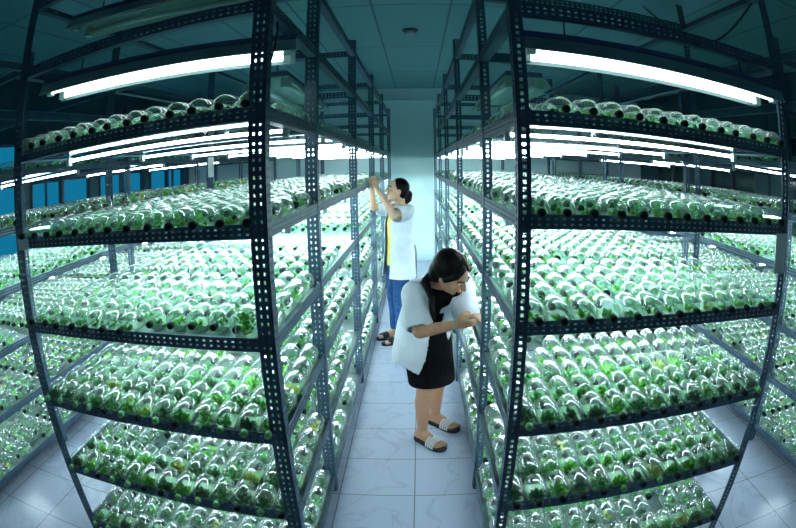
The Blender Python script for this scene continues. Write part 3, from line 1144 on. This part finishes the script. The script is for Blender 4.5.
    hem = A3(0.080, 2.995, 0.395)
    sk.loft([(hem, S * 0.155, F * 0.122), (hem + Z * 0.01, S * 0.157, F * 0.124), (hip * 0.5 + hem * 0.5 + A3(-0.003, 0, 0.0), S * 0.165, F * 0.118),
             (hip - Z * 0.02, S * 0.170, F * 0.122), (hip + Z * 0.10 + F * 0.03, S * 0.140, F * 0.10)], 32)
    solidify('skirt', sk, 0.007, M['black_cloth'], body, 3, cut=lambda p: p.z < 0.398, thick=0.003)
    # lab coat, hanging open from the shoulders
    cm_ = MB()
    lowc = A3(0.035, 2.975, 0.60)
    S3, F3 = unit(S + S2), unit(F + F2)
    cm_.loft([(lowc - Z * 0.10 + F3 * 0.01, S3 * 0.200, F3 * 0.180), (lowc, S3 * 0.198, F3 * 0.170), (hip + A3(0.01, -0.01, 0), S3 * 0.188, F3 * 0.150), (waist, S3 * 0.172, F3 * 0.140),
              (chest, S2 * 0.180, fr2 * 0.130), (chest * 0.4 + neck0 * 0.6, S2 * 0.178, fr2 * 0.108), (neck0 - sp * 0.005, S2 * 0.092, fr2 * 0.078)], 36)
    for sh, el in ((shR, elR), (shL, elL)):
        cm_.limb([neck0 - sp * 0.06, sh - Z * 0.012, sh * 0.25 + el * 0.75], [0.066, 0.070, 0.074], 16)

    def cut(p):
        q = A3(p.x, p.y, p.z)
        for sh, el in ((shR, elR), (shL, elL)):
            ax = unit(el - sh)
            if np.dot(q - (sh * 0.25 + el * 0.75), ax) > 0.045 and np.linalg.norm(q - el) < 0.11:
                return True
        if np.dot(q - (neck0 - sp * 0.018), sp) > 0 and np.linalg.norm(q - neck0) < 0.105:
            return True
        t_ = np.clip((q[2] - lowc[2]) / (neck0[2] - lowc[2]), 0, 1)
        cen = lowc * (1 - t_) + neck0 * t_
        sd, front = np.dot(q - cen, S3), np.dot(q - cen, F3)
        if front > 0.0 and sd < -0.03 and q[2] < 0.62:                 # the far flap hangs shorter
            return True
        if q[2] < 0.52 + 0.9 * max(0.0, abs(sd - 0.13) - 0.02) * (1 if front > 0 else 0.5):
            return True
        if front < (-0.05 if q[2] > 0.74 else 0.03):
            return False
        z = q[2]
        if z > 0.86:
            return -0.002 < sd < 0.112 + 0.10 * max(0, z - 0.95)
        if z > 0.74:
            return -0.035 < sd < 0.105
        return -0.065 < sd < 0.030 + (0.74 - z) * 0.48
    solidify('lab_coat', cm_, 0.008, M['coat'], body, 5, cut=cut, thick=0.004)
    for an, k in ((anR, 1), (anL, -1)):
        slide_shoe(body, an, F + S * 0.05 * k, M['strap'])
    br = MB(); q = wrR - unit(wrR - elR) * 0.012
    ax = unit(wrR - elR); e1 = unit(np.cross(ax, Z)); e2 = np.cross(ax, e1)
    br.tube([q + (e1 * math.cos(a) + e2 * math.sin(a)) * 0.028 for a in np.linspace(0, 2 * math.pi, 20)], 0.004, 6, 0, False)
    br.build('bracelet', M['band'], body, True)
    return body


def reaching_woman():
    F = unit((-0.88, -0.47, 0)); S = unit((-0.47, 0.88, 0))          # S: towards her right hand (far side)
    Z = A3(0, 0, 1)
    hip = A3(-0.175, 4.95, 0.80)
    waist = A3(-0.175, 4.95, 0.96)
    chest = A3(-0.170, 4.95, 1.14)
    neck0 = A3(-0.150, 4.945, 1.315)
    hc = A3(-0.190, 4.93, 1.445)
    face = unit((-0.93, -0.32, 0.16)); up = unit((0.12, 0.05, 1))
    shN, shF = A3(-0.095, 4.80, 1.27), A3(-0.215, 5.09, 1.27)
    elN, wrN = A3(-0.205, 4.66, 1.235), A3(-0.365, 4.83, 1.475)
    elF, wrF = A3(-0.415, 5.03, 1.285), A3(-0.415, 4.93, 1.475)
    m_ = MB()
    m_.loft([(hip - Z * 0.08, S * 0.135, F * 0.09), (hip, S * 0.15, F * 0.10), (waist, S * 0.115, F * 0.08), (chest, S * 0.135, F * 0.095),
             (chest * 0.35 + neck0 * 0.65, S * 0.15, F * 0.07), (neck0, S * 0.055, F * 0.05)], 28)
    m_.limb([neck0 - Z * 0.03, hc - Z * 0.04 - face * 0.02], [0.048, 0.044], 14)
    for sh, el, wr in ((shN, elN, wrN), (shF, elF, wrF)):
        m_.limb([sh, el, wr], [0.046, 0.036, 0.023], 14)
        m_.limb([neck0 - Z * 0.05, sh], [0.05, 0.045], 12)
    legs = []
    for k, an in ((-1, A3(-0.175, 4.865, 0.085)), (1, A3(-0.235, 5.02, 0.085))):
        hp = hip + S * 0.078 * k
        kn = (hp * 0.48 + an * 0.52) + F * 0.02
        m_.limb([hp, kn, kn * 0.6 + an * 0.4 - F * 0.015, an], [0.082, 0.052, 0.048, 0.032], 16)
        foot(m_, an, F + S * 0.08 * k, 0.95)
        legs.append((hp, kn, an))
    hand(m_, wrN, unit((-0.35, 0.12, 0.9)), unit((-0.3, 0.8, 0.0)), 0.4, -1, 0.92)
    hand(m_, wrF, unit((0.1, -0.25, 0.9)), unit((0.0, -0.9, -0.1)), 0.4, 1, 0.92)
    hd = head(m_, hc, face, up, 1.0)
    body = solidify('person', m_, 0.0055, M['skin_pale'], None, 3)
    tag(body, 'woman in yellow shirt, jeans and white coat reaching up to the left rack', 'person')
    face_parts(body, *hd, 1.0)
    c, f_, u, s = hd
    h_ = MB()
    h_.sphere(c + u * 0.032 - f_ * 0.030, 0, 24, 0, [s * 0.086, f_ * 0.092, u * 0.088])
    h_.sphere(c - f_ * 0.055 - u * 0.005, 0, 20, 0, [s * 0.076, f_ * 0.060, u * 0.075])
    solidify('hair', h_, 0.006, M['hair'], body, 3)
    tail = MB()
    tail.limb([c - f_ * 0.095 + u * 0.01, c - f_ * 0.125 - u * 0.02, c - f_ * 0.125 - u * 0.065, c - f_ * 0.105 - u * 0.115], [0.022, 0.034, 0.034, 0.012], 12)
    po = solidify('ponytail', tail, 0.005, M['hair'], body, 3)
    tie = MB(); tie.sphere(c - f_ * 0.100 + u * 0.008, 0.024, 10); tie.build('hair_tie', M['black_cloth'], po, True)
    tm = MB(); g = 0.012
    tm.loft([(hip - Z * 0.06, S * (0.148 + g), F * (0.100 + g)), (waist, S * (0.125 + g), F * (0.088 + g)), (chest, S * (0.138 + g), F * (0.097 + g)),
             (chest * 0.35 + neck0 * 0.65, S * (0.150 + g), F * (0.072 + g)), (neck0 - Z * 0.02, S * 0.078, F * 0.062)], 28)
    solidify('shirt', tm, 0.006, M['yellow'], body, 2)
    jm = MB()
    jm.loft([(hip - Z * 0.10, S * 0.150, F * 0.105), (hip, S * 0.158, F * 0.108), (hip + Z * 0.06, S * 0.145, F * 0.100)], 24)
    for hp, kn, an in legs:
        jm.limb([hp, kn, kn * 0.6 + an * 0.4 - F * 0.01, an + Z * 0.04], [0.090, 0.062, 0.057, 0.046], 16)
    solidify('jeans', jm, 0.007, M['denim'], body, 3)
    cm_ = MB()
    low = A3(-0.180, 4.95, 0.66)
    cm_.loft([(low - Z * 0.06, S * 0.195, F * 0.150), (low, S * 0.19, F * 0.148), (hip + Z * 0.04, S * 0.178, F * 0.135), (waist, S * 0.160, F * 0.125),
              (chest, S * 0.172, F * 0.128), (chest * 0.35 + neck0 * 0.65, S * 0.180, F * 0.102), (neck0 + Z * 0.01, S * 0.088, F * 0.078)], 36)
    for sh, el in ((shN, elN), (shF, elF)):
        cm_.limb([neck0 - Z * 0.07, sh, sh * 0.3 + el * 0.7], [0.065, 0.073, 0.074], 16)

    def cut(p):
        q = A3(p.x, p.y, p.z)
        for sh, el in ((shN, elN), (shF, elF)):
            if np.dot(q - (sh * 0.3 + el * 0.7), unit(el - sh)) > 0.03 and np.linalg.norm(q - el) < 0.12:
                return True
        if q[2] < 0.630 or q[2] > 1.318:
            return True
        cx = A3(-0.17, 4.95, q[2])
        front, sd = np.dot(q - cx, F), np.dot(q - cx, S)
        return front > 0.03 and abs(sd) < 0.050 + 0.03 * (1.3 - q[2])
    co = solidify('lab_coat', cm_, 0.008, M['coat'], body, 5, cut=cut, thick=0.004)
    for hp, kn, an in legs:
        slide_shoe(body, an, F, M['sole'], False)
    return body


bent_woman()
reaching_woman()

# grey metal handle of a small cart behind the bending woman
t = tag(empty('hand_cart', (-0.02, 5.75, 0)), 'small white cart with hooked grey handle standing far down the aisle', 'cart')
b = MB(); b.tube([(0, 0, 0.10), (0.0, 0, 0.72), (-0.01, 0, 0.80), (-0.04, 0, 0.83), (-0.075, 0, 0.82)], 0.012, 8); b.build('handle', M['grey_metal'], t, True)
b = MB(); b.box((-0.10, -0.02, 0.07), (0.16, 0.28, 0.34)); b.build('box', M['plate_white'], t)
b = MB()
for x in (-0.08, 0.14):
    for y in (0.0, 0.26):
        b = MB(); b.lathe([(0.0, -0.012), (0.033, -0.012), (0.035, 0.0), (0.033, 0.012), (0.0, 0.012)], 14, 0, lambda r, a, q: (x + q, y + r * math.cos(a), 0.036 + r * math.sin(a)))
        b.build('wheel', M['sole'], t, True)
